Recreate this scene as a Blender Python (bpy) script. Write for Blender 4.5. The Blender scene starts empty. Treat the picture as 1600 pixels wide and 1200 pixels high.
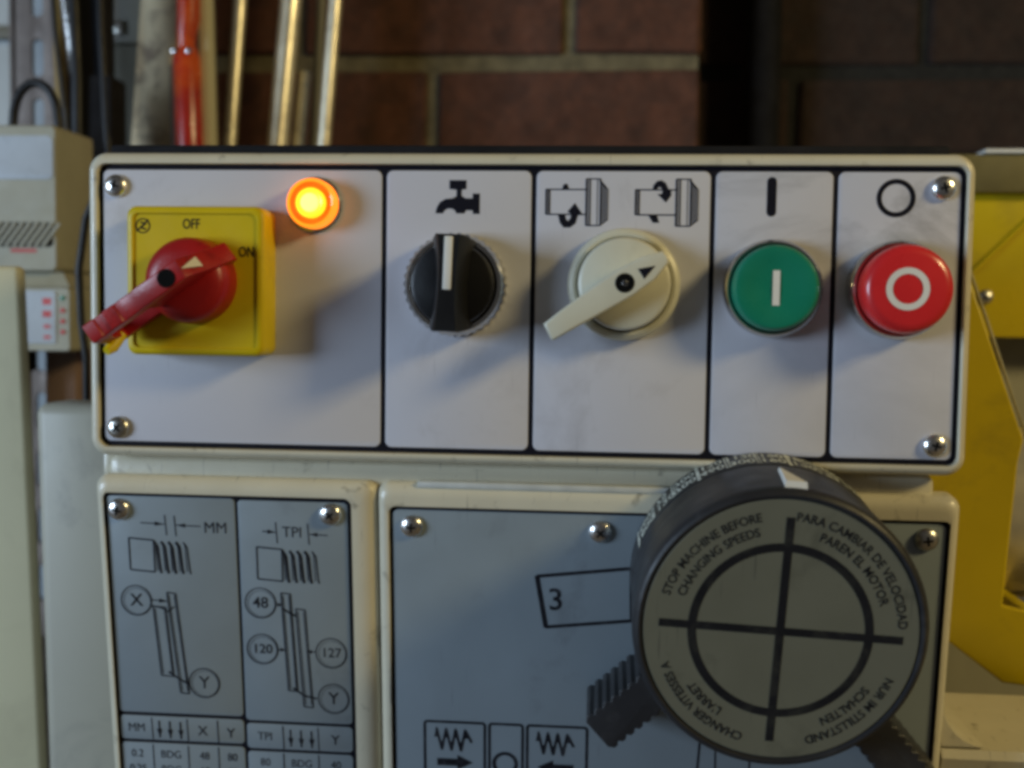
import bpy, bmesh, math, random
from mathutils import Matrix, Vector
random.seed(7)
S = bpy.context.scene
C = S.collection
PI = math.pi

# ------------------------------------------------------------------ camera
def V3(*a): return Vector(a)
yaw, pitch, roll = .079, .060, .014
fw = V3(-math.sin(yaw)*math.cos(pitch), math.cos(yaw)*math.cos(pitch), -math.sin(pitch))
rt = fw.cross(V3(0, 0, 1)).normalized(); up = rt.cross(fw)
r2 = rt*math.cos(roll) + up*math.sin(roll); u2 = -rt*math.sin(roll) + up*math.cos(roll)
cam = bpy.data.cameras.new('camera'); co = bpy.data.objects.new('camera', cam); C.objects.link(co)
cam.sensor_width = 36; cam.lens = 38.25; cam.clip_start = .01; cam.clip_end = 50
m = Matrix((( r2.x, u2.x, -fw.x, 0), (r2.y, u2.y, -fw.y, -.340), (r2.z, u2.z, -fw.z, 0), (0, 0, 0, 1)))
co.matrix_world = m
cam.dof.use_dof = True; cam.dof.focus_distance = .336; cam.dof.aperture_fstop = 11.0
S.camera = co
# ------------------------------------------------------------------ world and lamps
w = bpy.data.worlds.new('World'); S.world = w; w.use_nodes = True
bg = w.node_tree.nodes['Background']; bg.inputs[0].default_value = (.30, .29, .28, 1); bg.inputs[1].default_value = .16
def area(name, loc, target, sx, sy, power, col, spread):
    l = bpy.data.lights.new(name, 'AREA'); l.shape = 'RECTANGLE'; l.size = sx; l.size_y = sy
    l.energy = power; l.color = col; l.spread = math.radians(spread)
    o = bpy.data.objects.new(name, l); C.objects.link(o); o.location = loc
    o.rotation_euler = (Vector(target) - Vector(loc)).to_track_quat('-Z', 'Y').to_euler()
    return o
area('window_light', (-1.55, -.95, .10), (-.05, 0, 0), .62, .55, 23, (.62, .79, 1.0), 180)
area('workshop_lamp', (1.05, -.52, .56), (0, 0, .0), .20, .20, 8.0, (1.0, .79, .37), 180)
S.view_settings.view_transform = 'Standard'; S.view_settings.look = 'None'
S.view_settings.exposure = 0; S.view_settings.gamma = 1; S.view_settings.use_curve_mapping = False
S.render.engine = 'CYCLES'
S.cycles.pixel_filter_type = 'BLACKMAN_HARRIS'; S.cycles.filter_width = 3.7

# ------------------------------------------------------------------ materials
def lin(c):
    return tuple((v/255/12.92 if v/255 <= .04045 else ((v/255+.055)/1.055)**2.4) for v in c)
def mat(name, col, rough=.5, metal=0, var=.12, vscale=60, bump=0, bscale=900, stain=None, stain_amt=0, stain_scale=40, stain_lo=.55, stain_hi=.72, coat=0, emit=None, es=0, trans=0, stretch=(1, 1, 1), spec=.5, zmask=None, scratch=None, sc_col=(.1, .1, .1)):
    M = bpy.data.materials.new(name); M.use_nodes = True
    nt = M.node_tree; N = nt.nodes; Lk = nt.links; b = N['Principled BSDF']
    b.inputs['Roughness'].default_value = rough; b.inputs['Metallic'].default_value = metal
    b.inputs['Coat Weight'].default_value = coat; b.inputs['Specular IOR Level'].default_value = spec
    b.inputs['Transmission Weight'].default_value = trans
    tc = N.new('ShaderNodeTexCoord'); mp = N.new('ShaderNodeMapping'); mp.inputs['Scale'].default_value = stretch
    Lk.new(tc.outputs['Object'], mp.inputs[0])
    n1 = N.new('ShaderNodeTexNoise'); n1.inputs['Scale'].default_value = vscale; n1.inputs['Detail'].default_value = 6
    Lk.new(mp.outputs[0], n1.inputs[0])
    mr = N.new('ShaderNodeMapRange'); mr.inputs[1].default_value = .3; mr.inputs[2].default_value = .7
    mr.inputs[3].default_value = 1-var; mr.inputs[4].default_value = 1+var
    Lk.new(n1.outputs[0], mr.inputs[0])
    mx = N.new('ShaderNodeVectorMath'); mx.operation = 'SCALE'; mx.inputs[0].default_value = col
    Lk.new(mr.outputs[0], mx.inputs['Scale'])
    out = mx.outputs[0]
    if stain:
        n2 = N.new('ShaderNodeTexNoise'); n2.inputs['Scale'].default_value = stain_scale; n2.inputs['Detail'].default_value = 8; n2.inputs['Roughness'].default_value = .65
        n2.inputs['Distortion'].default_value = .6
        Lk.new(mp.outputs[0], n2.inputs[0])
        r = N.new('ShaderNodeMapRange'); r.inputs[1].default_value = stain_lo; r.inputs[2].default_value = stain_hi; r.inputs[3].default_value = 0; r.inputs[4].default_value = stain_amt
        Lk.new(n2.outputs[0], r.inputs[0])
        amt = r.outputs[0]
        if zmask:
            sx_ = N.new('ShaderNodeSeparateXYZ'); Lk.new(tc.outputs['Object'], sx_.inputs[0])
            zr = N.new('ShaderNodeMapRange'); zr.interpolation_type = 'SMOOTHSTEP'; zr.inputs[1].default_value = zmask[0]; zr.inputs[2].default_value = zmask[1]; zr.inputs[3].default_value = .22
            Lk.new(sx_.outputs[2], zr.inputs[0]); mu = N.new('ShaderNodeMath'); mu.operation = 'MULTIPLY'
            Lk.new(amt, mu.inputs[0]); Lk.new(zr.outputs[0], mu.inputs[1]); amt = mu.outputs[0]
        mm = N.new('ShaderNodeMix'); mm.data_type = 'RGBA'
        Lk.new(amt, mm.inputs[0]); Lk.new(out, mm.inputs[6]); mm.inputs[7].default_value = (*stain, 1)
        out = mm.outputs[2]
    if scratch:        # fine worn scratches, two directions
        for ang, sd in ((.6, 0), (-.9, 7)):
            m2 = N.new('ShaderNodeMapping'); m2.inputs['Rotation'].default_value = (0, ang, 0); m2.inputs['Scale'].default_value = (900, 60, 45); m2.inputs['Location'].default_value = (sd, sd, 0)
            Lk.new(tc.outputs['Object'], m2.inputs[0])
            n5 = N.new('ShaderNodeTexNoise'); n5.inputs['Scale'].default_value = 1; n5.inputs['Detail'].default_value = 2; Lk.new(m2.outputs[0], n5.inputs[0])
            r5 = N.new('ShaderNodeMapRange'); r5.inputs[1].default_value = .70; r5.inputs[2].default_value = .78; r5.inputs[3].default_value = 0; r5.inputs[4].default_value = scratch
            Lk.new(n5.outputs[0], r5.inputs[0]); m5 = N.new('ShaderNodeMix'); m5.data_type = 'RGBA'
            Lk.new(r5.outputs[0], m5.inputs[0]); Lk.new(out, m5.inputs[6]); m5.inputs[7].default_value = (*sc_col, 1); out = m5.outputs[2]
    Lk.new(out, b.inputs['Base Color'])
    rr = N.new('ShaderNodeMapRange'); rr.inputs[1].default_value = .3; rr.inputs[2].default_value = .7
    rr.inputs[3].default_value = max(.03, rough-.07); rr.inputs[4].default_value = min(1, rough+.07)
    n4 = N.new('ShaderNodeTexNoise'); n4.inputs['Scale'].default_value = vscale*2.3; n4.inputs['Detail'].default_value = 5
    Lk.new(mp.outputs[0], n4.inputs[0]); Lk.new(n4.outputs[0], rr.inputs[0]); Lk.new(rr.outputs[0], b.inputs['Roughness'])
    if bump:
        n3 = N.new('ShaderNodeTexNoise'); n3.inputs['Scale'].default_value = bscale; n3.inputs['Detail'].default_value = 4
        Lk.new(mp.outputs[0], n3.inputs[0])
        bp = N.new('ShaderNodeBump'); bp.inputs['Strength'].default_value = bump; bp.inputs['Distance'].default_value = .0006
        Lk.new(n3.outputs[0], bp.inputs['Height']); Lk.new(bp.outputs[0], b.inputs['Normal'])
    if emit:
        b.inputs['Emission Color'].default_value = (*emit, 1); b.inputs['Emission Strength'].default_value = es
    return M
MT = dict(
    cream=mat('cream_paint', (.62, .575, .435), .34, var=.05, vscale=45, bump=.12, bscale=500, stain=(.16, .14, .10), stain_amt=.6, stain_scale=120, stain_lo=.60, stain_hi=.70, coat=.1, scratch=.75),
    white=mat('white_print', (.57, .57, .62), .46, var=.04, vscale=14, stain=(.27, .25, .25), stain_amt=.6, stain_scale=19, stain_lo=.55, stain_hi=.82, bump=.03, bscale=900, spec=.35, scratch=.35, sc_col=(.2, .2, .22)),
    smudged=mat('smudged_print', (.55, .55, .60), .46, var=.05, vscale=14, stain=(.17, .17, .18), stain_amt=.75, stain_scale=24, stain_lo=.47, stain_hi=.68, bump=.03, spec=.35, stretch=(.7, 1, 1.2), zmask=(.008, .034), scratch=.4, sc_col=(.2, .2, .22)),
    ink=mat('worn_ink', (.014, .014, .018), .6, var=.2, spec=.12, stain=(.08, .085, .095), stain_amt=.5, stain_scale=170, stain_lo=.5, stain_hi=.7),
    dialink=mat('rubbed_ink', (.012, .012, .014), .6, var=.2, spec=.1, stain=(.05, .05, .04), stain_amt=.5, stain_scale=120, stain_lo=.5, stain_hi=.7),
    silver=mat('silver_plate', (.255, .305, .34), .42, metal=.2, var=.04, vscale=25, scratch=.4, sc_col=(.12, .13, .14), stain=(.12, .13, .14), stain_amt=.6, stain_scale=24, stain_lo=.58, stain_hi=.8),
    black=mat('black_print', (.008, .008, .014), .6, var=.1, spec=.12),
    blackp=mat('black_plastic', (.010, .010, .011), .38, var=.2, bump=.1, bscale=1500, spec=.28),
    leverp=mat('lever_plastic', (.026, .026, .028), .4, var=.2, bump=.1, bscale=1500, stain=(.07, .07, .07), stain_amt=.5, stain_scale=120),
    matte=mat('black_rubber', (.009, .009, .011), .85, spec=.2, var=.3, bump=.3, bscale=1200),
    dialp=mat('dial_plastic', (.024, .024, .026), .42, spec=.3, var=.15, bump=.15, bscale=1600, stain=(.09, .085, .08), stain_amt=.4, stain_scale=60),
    dialface=mat('dial_face', (.132, .132, .098), .5, spec=.3, scratch=.6, sc_col=(.06, .06, .05), var=.06, vscale=40, stain=(.06, .06, .045), stain_amt=.6, stain_scale=35),
    yellow=mat('yellow_plastic', (.64, .475, .004), .40, spec=.3, var=.05, bump=.05, stain=(.30, .22, .03), stain_amt=.35, stain_scale=70, stain_lo=.6),
    red=mat('red_plastic', (.36, .012, .012), .34, var=.15, bump=.08, spec=.4, stain=(.10, .008, .008), stain_amt=.6, stain_scale=90),
    redcap=mat('red_button', (.66, .022, .024), .28, var=.05, coat=.2),
    green=mat('green_button', (.006, .20, .115), .30, var=.08, coat=.2),
    ivory=mat('ivory_plastic', (.62, .60, .47), .36, var=.04, stain=(.3, .28, .2), stain_amt=.25, stain_scale=80),
    chrome=mat('chrome', (.58, .57, .55), .16, metal=1, var=.1, vscale=200),
    steel=mat('steel', (.55, .54, .50), .30, metal=1, var=.15, vscale=90, stain=(.25, .2, .15), stain_amt=.5, stain_scale=60),
    dark=mat('recess_shade', (.006, .006, .006), .8, spec=.05),  # black that stands in for the shade inside holes and slots
    screwm=mat('screw_steel', (.78, .77, .75), .27, metal=1, var=.1, vscale=200),
    rodm=mat('rod_steel', (.85, .78, .58), .33, metal=.6, var=.12, vscale=60, stain=(.3, .22, .12), stain_amt=.4, stain_scale=50),
    mark=mat('white_mark', (.75, .73, .66), .5, var=.05),
    scratch=mat('worn_numerals', (.50, .52, .45), .6, var=.3, vscale=300),
    lens=mat('lamp_lens', (.9, .10, .01), .12, var=.0, emit=(1.0, .085, .004), es=.85),
    rim=mat('lamp_rim', (.9, .2, .01), .12, var=.0, emit=(1.0, .24, .012), es=1.5),
    core=mat('lamp_core', (1, .5, .05), .3, var=.0, emit=(1.0, .42, .012), es=2.0),
    hot=mat('lamp_filament', (1, .7, .2), .3, var=.0, emit=(1.0, .72, .08), es=3.2),
    strip=mat('seal_strip', (.50, .51, .47), .45, var=.12, vscale=150),
    brick=mat('brick', (.098, .038, .022), .9, var=.35, vscale=55, bump=.9, bscale=260, stain=(.04, .02, .014), stain_amt=.7, stain_scale=45, stain_lo=.45),
    brick_shade=mat('shaded_brick', (.024, .012, .008), .9, var=.35, vscale=55, bump=.9, bscale=260, stain=(.014, .009, .008), stain_amt=.7, stain_scale=30, stain_lo=.45),  # darker copy of brick, the recess's shade put into its colour
    mortar=mat('mortar', (.15, .125, .07), .95, var=.3, vscale=90, bump=.9, bscale=300),
    mortar_shade=mat('shaded_mortar', (.012, .012, .011), .95, var=.3, vscale=90, bump=.9, bscale=300),  # mortar copy with the same recess shade in its colour
    beige=mat('beige_case', (.34, .325, .24), .5, var=.06, stain=(.2, .17, .09), stain_amt=.4, stain_scale=28),
    label=mat('pale_label', (.48, .55, .64), .5, var=.06, stain=(.25, .3, .36), stain_amt=.5, stain_scale=90),
    board=mat('pale_board', (.45, .50, .53), .7, var=.12, vscale=20, stain=(.2, .2, .2), stain_amt=.5, stain_scale=12),
    rack=mat('rack_metal', (.19, .15, .125), .55, metal=.3, var=.15, stain=(.08, .06, .05), stain_amt=.5, stain_scale=30),
    ochre=mat('ochre_wood', (.36, .22, .05), .6, var=.2, stretch=(8, 8, 1)),
    wood=mat('stained_board', (.70, .58, .36), .6, var=.1, vscale=30, stain=(.15, .09, .06), stain_amt=.75, stain_scale=38, stain_lo=.5, stain_hi=.64),
    tube=mat('red_tube', (.42, .022, .01), .25, var=.25, vscale=30, coat=.2, stain=(.72, .12, .008), stain_amt=.85, stain_scale=22, stain_lo=.47, stain_hi=.62),
    cab=mat('grey_cabinet', (.17, .165, .13), .45, var=.15, vscale=18),
    post=mat('cream_post', (.62, .57, .37), .55, var=.06, vscale=12, stain=(.4, .35, .22), stain_amt=.4, stain_scale=14),
    wpanel=mat('white_enamel', (.42, .40, .32), .45, var=.06, vscale=10, stain=(.2, .19, .17), stain_amt=.6, stain_scale=16, stain_lo=.58),
    rust=mat('brown_strip', (.16, .05, .025), .6, var=.2),
    pink=mat('brown_pillar', (.24, .16, .13), .6, var=.12),
    blued=mat('blue_strip', (.03, .06, .13), .4),
    redprint=mat('red_print', (.55, .06, .06), .6),
    guard=mat('yellow_guard', (.62, .47, .006), .32, var=.07, vscale=25, stain=(.3, .22, .02), stain_amt=.5, stain_scale=22, stain_lo=.55),
    shaded_olive=mat('shaded_band', (.16, .13, .045), .5, var=.15),  # olive tone carries the shadow under the guard's top edge
    guarddark=mat('guard_edge', (.60, .57, .40), .25, var=.15),
    bench=mat('bench_wood', (.12, .09, .06), .7, var=.2, stretch=(1, 6, 6)),
)
# ------------------------------------------------------------------ mesh helpers (millimetres in, metres out)
K = .001
def link(name, me, parent=None, loc=None, mtx=None):
    o = bpy.data.objects.new(name, me); C.objects.link(o)
    if parent: o.parent = parent
    if mtx is not None: o.matrix_basis = mtx
    elif loc: o.location = [v*K for v in loc]
    return o
def mesh(name, verts, faces, mats, smooth=False, mi=None, angle=40):
    me = bpy.data.meshes.new(name); me.from_pydata([(x*K, y*K, z*K) for x, y, z in verts], [], faces)
    for mm in (mats if isinstance(mats, (list, tuple)) else [mats]): me.materials.append(mm)
    bm = bmesh.new(); bm.from_mesh(me)
    bmesh.ops.recalc_face_normals(bm, faces=bm.faces)
    bm.to_mesh(me); bm.free()
    if mi: me.polygons.foreach_set('material_index', mi)
    if smooth:
        me.polygons.foreach_set('use_smooth', [True]*len(me.polygons))
        me.set_sharp_from_angle(angle=math.radians(angle))
    me.update(); return me
def empty(name, loc, label, cat):
    o = bpy.data.objects.new(name, None); C.objects.link(o); o.location = [v*K for v in loc]
    o.empty_display_size = .02
    o['label'] = label; o['category'] = cat
    return o
def tag(o, label, cat, group=None):
    o['label'] = label; o['category'] = cat
    if group: o['group'] = group
    return o
def rrect(x0, x1, z0, z1, r, n=5):
    p = []
    for cx, cz, a0 in ((x1-r, z1-r, 0), (x0+r, z1-r, 90), (x0+r, z0+r, 180), (x1-r, z0+r, 270)):
        for k in range(n+1):
            a = math.radians(a0 + 90*k/n); p.append((cx+r*math.cos(a), cz+r*math.sin(a)))
    return p
def loft(name, loops, mats, cap0=True, cap1=True, n=5, angle=35, smooth=True):
    """loops: (x0,x1,z0,z1,radius,y)"""
    vs = []; fs = []; k = 4*(n+1)
    for (x0, x1, z0, z1, r, y) in loops: vs += [(x, y, z) for x, z in rrect(x0, x1, z0, z1, r, n)]
    for i in range(len(loops)-1):
        for j in range(k):
            a, b = i*k+j, i*k+(j+1) % k; fs.append((a, b, b+k, a+k))
    if cap0: fs.append(tuple(range(k)))
    if cap1: fs.append(tuple((len(loops)-1)*k+j for j in range(k)))
    return mesh(name, vs, fs, mats, smooth, angle=angle)
def plate(name, x0, x1, z0, z1, r, y0, y1, mm, bev=.3):
    """a rounded slab from y0 (back) to y1 (front, smaller y)"""
    return loft(name, [(x0, x1, z0, z1, r, y0), (x0, x1, z0, z1, r, y1+bev), (x0+bev*.3, x1-bev*.3, z0+bev*.3, z1-bev*.3, r, y1+bev*.3), (x0+bev, x1-bev, z0+bev, z1-bev, max(.1, r-bev*.5), y1)], mm)
def lathe(name, prof, mm, segs=64, knurl=None, mi=None, angle=35):
    """prof: (radius, height) about the axis pointing to the viewer (-y)"""
    vs = []; fs = []; rows = []
    for i, (r, h) in enumerate(prof):
        if r < 1e-6: rows.append([len(vs)]); vs.append((0, -h, 0)); continue
        row = []
        for k in range(segs):
            a = 2*PI*k/segs; rr = r*(1-.04*(k % 2)) if knurl and knurl[0] <= i <= knurl[1] else r
            row.append(len(vs)); vs.append((rr*math.cos(a), -h, rr*math.sin(a)))
        rows.append(row)
    idx = []
    for i in range(len(rows)-1):
        A, B = rows[i], rows[i+1]
        for k in range(segs):
            k2 = (k+1) % segs
            if len(A) == 1: fs.append((A[0], B[k], B[k2]))
            elif len(B) == 1: fs.append((A[k], A[k2], B[0]))
            else: fs.append((A[k], A[k2], B[k2], B[k]))
            idx.append(mi[i] if mi else 0)
    if len(rows[0]) > 1: fs.append(tuple(rows[0])); idx.append(0)
    return mesh(name, vs, fs, mm, True, idx if mi else None, angle)
def outline(name, polys, y0, y1, mm, bevel=0, smooth=True, T=None):
    """closed 2D outlines (x,z) with holes, extruded from y0 to y1, via a filled curve"""
    cu = bpy.data.curves.new('tmp', 'CURVE'); cu.dimensions = '2D'; cu.fill_mode = 'BOTH'
    for p in polys:
        s = cu.splines.new('POLY'); s.points.add(len(p)-1)
        for q, (x, z) in zip(s.points, p): q.co = (x, z, 0, 1)
        s.use_cyclic_u = True
    if y0 != y1: cu.extrude = abs(y0-y1)/2 - bevel
    cu.bevel_depth = bevel; cu.bevel_resolution = 2; cu.offset = -bevel
    ob = bpy.data.objects.new('tmp', cu); me0 = bpy.data.meshes.new_from_object(ob)
    ym = (y0+y1)/2
    vs = [(v.co.x, ym - v.co.z, v.co.y) for v in me0.vertices]
    if T: vs = [T(*v) for v in vs]
    fs = [tuple(p.vertices) for p in me0.polygons]
    bpy.data.objects.remove(ob); bpy.data.curves.remove(cu); bpy.data.meshes.remove(me0)
    me = bpy.data.meshes.new(name); me.from_pydata([(x*K, y*K, z*K) for x, y, z in vs], [], fs); me.materials.append(mm)
    bm = bmesh.new(); bm.from_mesh(me); bmesh.ops.remove_doubles(bm, verts=bm.verts, dist=1e-7); bmesh.ops.recalc_face_normals(bm, faces=bm.faces); bm.to_mesh(me); bm.free()
    if smooth:
        me.polygons.foreach_set('use_smooth', [True]*len(me.polygons)); me.set_sharp_from_angle(angle=math.radians(40))
    return me
def boxm(name, x0, x1, y0, y1, z0, z1, mm, bev=1.5, segs=2):
    bm = bmesh.new(); bmesh.ops.create_cube(bm, size=1)
    for v in bm.verts:
        v.co = Vector(((x0+x1)/2+v.co.x*(x1-x0), (y0+y1)/2+v.co.y*(y1-y0), (z0+z1)/2+v.co.z*(z1-z0)))*K
    if bev: bmesh.ops.bevel(bm, geom=bm.edges[:], offset=bev*K, segments=segs, profile=.5, affect='EDGES')
    me = bpy.data.meshes.new(name); bm.to_mesh(me); bm.free(); me.materials.append(mm)
    me.polygons.foreach_set('use_smooth', [True]*len(me.polygons)); me.set_sharp_from_angle(angle=math.radians(40))
    return me
def tube(name, pts, rad, mm, segs=14, cap=True):
    vs = []; fs = []; n = len(pts); P = [Vector(p) for p in pts]
    for i, p in enumerate(P):
        t = (P[min(i+1, n-1)]-P[max(i-1, 0)]).normalized()
        a = t.cross(Vector((0, 1, 0)) if abs(t.y) < .9 else Vector((1, 0, 0))).normalized(); b = t.cross(a)
        r = rad[i] if isinstance(rad, (list, tuple)) else rad
        for k in range(segs):
            q = p + (a*math.cos(2*PI*k/segs)+b*math.sin(2*PI*k/segs))*r; vs.append(tuple(q))
    for i in range(n-1):
        for k in range(segs):
            k2 = (k+1) % segs; fs.append((i*segs+k, i*segs+k2, (i+1)*segs+k2, (i+1)*segs+k))
    if cap: fs.append(tuple(range(segs))); fs.append(tuple((n-1)*segs+k for k in range(segs)))
    return mesh(name, vs, fs, mm, True)
class Print:
    """flat ink laid on a face: 2D pieces at (x,z), each a hair above the last"""
    def __init__(s, y, sign=-1): s.y = y; s.v = []; s.f = []; s.k = 0; s.kw = 1.0
    def _add(s, pts, faces):
        b = len(s.v); yy = s.y - .006*(s.k % 12); s.k += 1
        s.v += [(x, yy, z) for x, z in pts]; s.f += [tuple(b+i for i in f) for f in faces]
    def poly(s, pts): s._add(pts, [tuple(range(len(pts)))])
    def rect(s, x0, x1, z0, z1): s.poly([(x0, z0), (x1, z0), (x1, z1), (x0, z1)])
    def line(s, x0, z0, x1, z1, wd=.4):
        wd *= s.kw; d = math.hypot(x1-x0, z1-z0); nx, nz = -(z1-z0)/d*wd/2, (x1-x0)/d*wd/2
        s.poly([(x0+nx, z0+nz), (x0-nx, z0-nz), (x1-nx, z1-nz), (x1+nx, z1+nz)])
    def path(s, pts, wd=.4, closed=False):
        q = pts + [pts[0]] if closed else pts
        for a, b in zip(q, q[1:]): s.line(*a, *b, wd)
    def ring(s, cx, cz, ro, ri, n=48, a0=0, a1=360):
        p = []; f = []
        for k in range(n+1):
            a = math.radians(a0+(a1-a0)*k/n); p += [(cx+ro*math.cos(a), cz+ro*math.sin(a)), (cx+ri*math.cos(a), cz+ri*math.sin(a))]
        f = [(2*k, 2*k+1, 2*k+3, 2*k+2) for k in range(n)]; s._add(p, f)
    def frame(s, x0, x1, z0, z1, r, wd):
        a = rrect(x0, x1, z0, z1, r); b = rrect(x0+wd, x1-wd, z0+wd, z1-wd, max(.1, r-wd)); n = len(a)
        s._add(a+b, [(i, (i+1) % n, n+(i+1) % n, n+i) for i in range(n)])
    def text(s, body, x, z, size, rot=0, sx=1, bend=None, bold=0):
        cu = bpy.data.curves.new('t', 'FONT'); cu.body = body; cu.size = size; cu.align_x = 'CENTER'; cu.align_y = 'CENTER'; cu.resolution_u = 3; cu.offset = bold
        ob = bpy.data.objects.new('t', cu); me = bpy.data.meshes.new_from_object(ob)
        pts = []
        for v in me.vertices:
            a, b = v.co.x*sx, v.co.y
            if bend:      # (radius, centre angle): clockwise, letter tops outward
                R0, A0 = bend; th = math.radians(A0) - a/R0; pts.append((x+(R0+b)*math.cos(th), z+(R0+b)*math.sin(th)))
            else:
                c, d = math.cos(rot), math.sin(rot); pts.append((x+a*c-b*d, z+a*d+b*c))
        s._add(pts, [tuple(p.vertices) for p in me.polygons])
        bpy.data.objects.remove(ob); bpy.data.curves.remove(cu); bpy.data.meshes.remove(me)
    def build(s, name, mm, parent, T=None):
        vs = [T(*v) for v in s.v] if T else s.v
        me = bpy.data.meshes.new(name); me.from_pydata([(x*K, y*K, z*K) for x, y, z in vs], [], s.f); me.materials.append(mm); me.update()
        return link(name, me, parent)

# ------------------------------------------------------------------ bench and brick wall
bt = link('workbench', boxm('workbench', -900, 900, -330, 640, -270, -232, MT['bench'], 2)); bt['kind'] = 'structure'; bt['label'] = 'dark wooden bench under the machine'
def brick_mesh(L, H, D, mm):
    bm = bmesh.new(); bmesh.ops.create_cube(bm, size=1)
    for v in bm.verts: v.co = Vector((v.co.x*L, v.co.y*D, v.co.z*H))
    bmesh.ops.bevel(bm, geom=bm.edges[:], offset=2.5, segments=1, affect='EDGES')
    for v in bm.verts: v.co += Vector((random.uniform(-.9, .9), random.uniform(-.8, .8), random.uniform(-.9, .9)))
    for v in bm.verts: v.co *= K
    me = bpy.data.meshes.new('brick'); bm.to_mesh(me); bm.free(); me.materials.append(mm); return me
def wall(name, label, x0, x1, yf, z_joint, x_joint, mb, mm, depth):
    o = link(name, boxm(name, x0, x1-1.5, yf+5, yf+depth, -232, 480, mm, 0)); tag(o, label, 'wall')
    full = [brick_mesh(204, 62, 60, mb) for _ in range(4)]
    half = [brick_mesh(97, 62, 60, mb) for _ in range(2)]
    for row in range(-6, 4):
        zc = z_joint + 37.5 + 75*row
        if zc-31 < -230: continue
        odd = row % 2 == 0
        x = x_joint - (107 if odd else 0)
        while x - 5 > x0: x -= 214
        while x < x1-10:
            a, b = max(x+5, x0+1), min(x+209, x1)
            if b-a > 150:
                q = link('brick', random.choice(full), o, ((a+b)/2, yf+30+random.uniform(-1.2, 1.2), zc)); q.scale.x = (b-a)/204
            elif b-a > 30:
                q = link('brick', random.choice(half), o, ((a+b)/2, yf+30+random.uniform(-1.2, 1.2), zc)); q.scale.x = (b-a)/97
            x += 214
wall('brick_wall', 'red brick pier with pale mortar joints behind the steel rods', -450, 74, 520, 200, -134, MT['brick'], MT['mortar'], 170)
wall('brick_wall', 'set-back brick wall with shade painted into its colour beside the black pipe', 76, 620, 620, 214, 163, MT['brick_shade'], MT['mortar_shade'], 70)
o = empty('drain_pipe', (131, 590, -232), 'black vertical pipe in the corner beside the red brick pier', 'pipe')
link('pipe', tube('pipe', [(0, 0, 0), (0, 0, 640)], 15, MT['matte'], 24), o)
for z in (60, 520):
    link('bracket', boxm('bracket', -18, 18, -18, 29, z, z+16, MT['matte'], 2), o)

# ------------------------------------------------------------------ control box
box = empty('control_box', (0, 45, -46.4), 'cream control box with white front panel, switches and push buttons', 'control box')
U = Matrix.Translation((0, -.045, .0464))      # part matrices put (0,0,0) back at the panel's face
def upart(name, me, x=0, y=0, z=0): return link(name, me, box, mtx=U @ Matrix.Translation((x*K, y*K, z*K)))
hx0, hx1, hz0, hz1 = -164.3, 112.4, -46.4, 51.4
lp = [(hx0+1, hx1-1, hz0+1, hz1-1, 5, 96)]
lp += [(hx0, hx1, hz0, hz1, 6, 95), (hx0, hx1, hz0, hz1, 6, 3)]
for t in (15, 30, 45, 60, 75, 90):
    s_, c_ = 1-math.cos(math.radians(t)), math.sin(math.radians(t))
    lp.append((hx0+2.6*s_, hx1-2.6*s_, hz0+2.6*s_, hz1-2.9*s_, 6-2.2*s_, 3-4.4*c_))
ix0, ix1, iz0, iz1 = -160.8, 109.7, -43.2, 47.7
lp += [(ix0, ix1, iz0, iz1, 3.2, -1.3), (ix0+.2, ix1-.2, iz0+.2, iz1-.2, 3, .9)]
upart('housing', loft('housing', lp, MT['cream'], n=8, angle=50))
fp = upart('face_plate', plate('face_plate', ix0+.25, ix1-.25, iz0+.25, iz1-.25, 3, .9, .35, MT['black'], .15))
for x0, x1 in ((-159.3, -68.5), (-67.3, -21.5), (-20.3, 33.5), (34.7, 70.3), (71.5, 108.1)):
    link('panel_section', plate('panel_section', x0+.2, x1-.2, -41.3, 45.8, 2, .4, 0, MT['smudged' if x0 > 30 else 'white'], .18), fp)
upart('top_mat', boxm('top_mat', -160.5, 107, 8, 92, 51.5, 55.0, MT['matte'], 1.2))
PY = -.06
# tap symbol
p = Print(PY)
def tp(x, z): return (-52 + (x-235)/16.1, 43.3 - (z-105)/16.1)       # drawing grid of the pictogram
p.poly([tp(*q) for q in ((310, 112), (396, 112), (396, 156), (372, 160), (372, 190), (392, 202), (428, 202), (428, 178), (464, 178), (464, 280), (430, 280), (428, 262), (396, 262), (386, 278), (346, 278), (338, 262), (322, 254), (302, 254), (286, 264), (278, 278), (240, 278), (246, 250), (262, 222), (290, 206), (326, 202), (346, 192), (346, 160), (310, 156))])
p.build('tap_symbol', MT['black'], fp)
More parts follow.
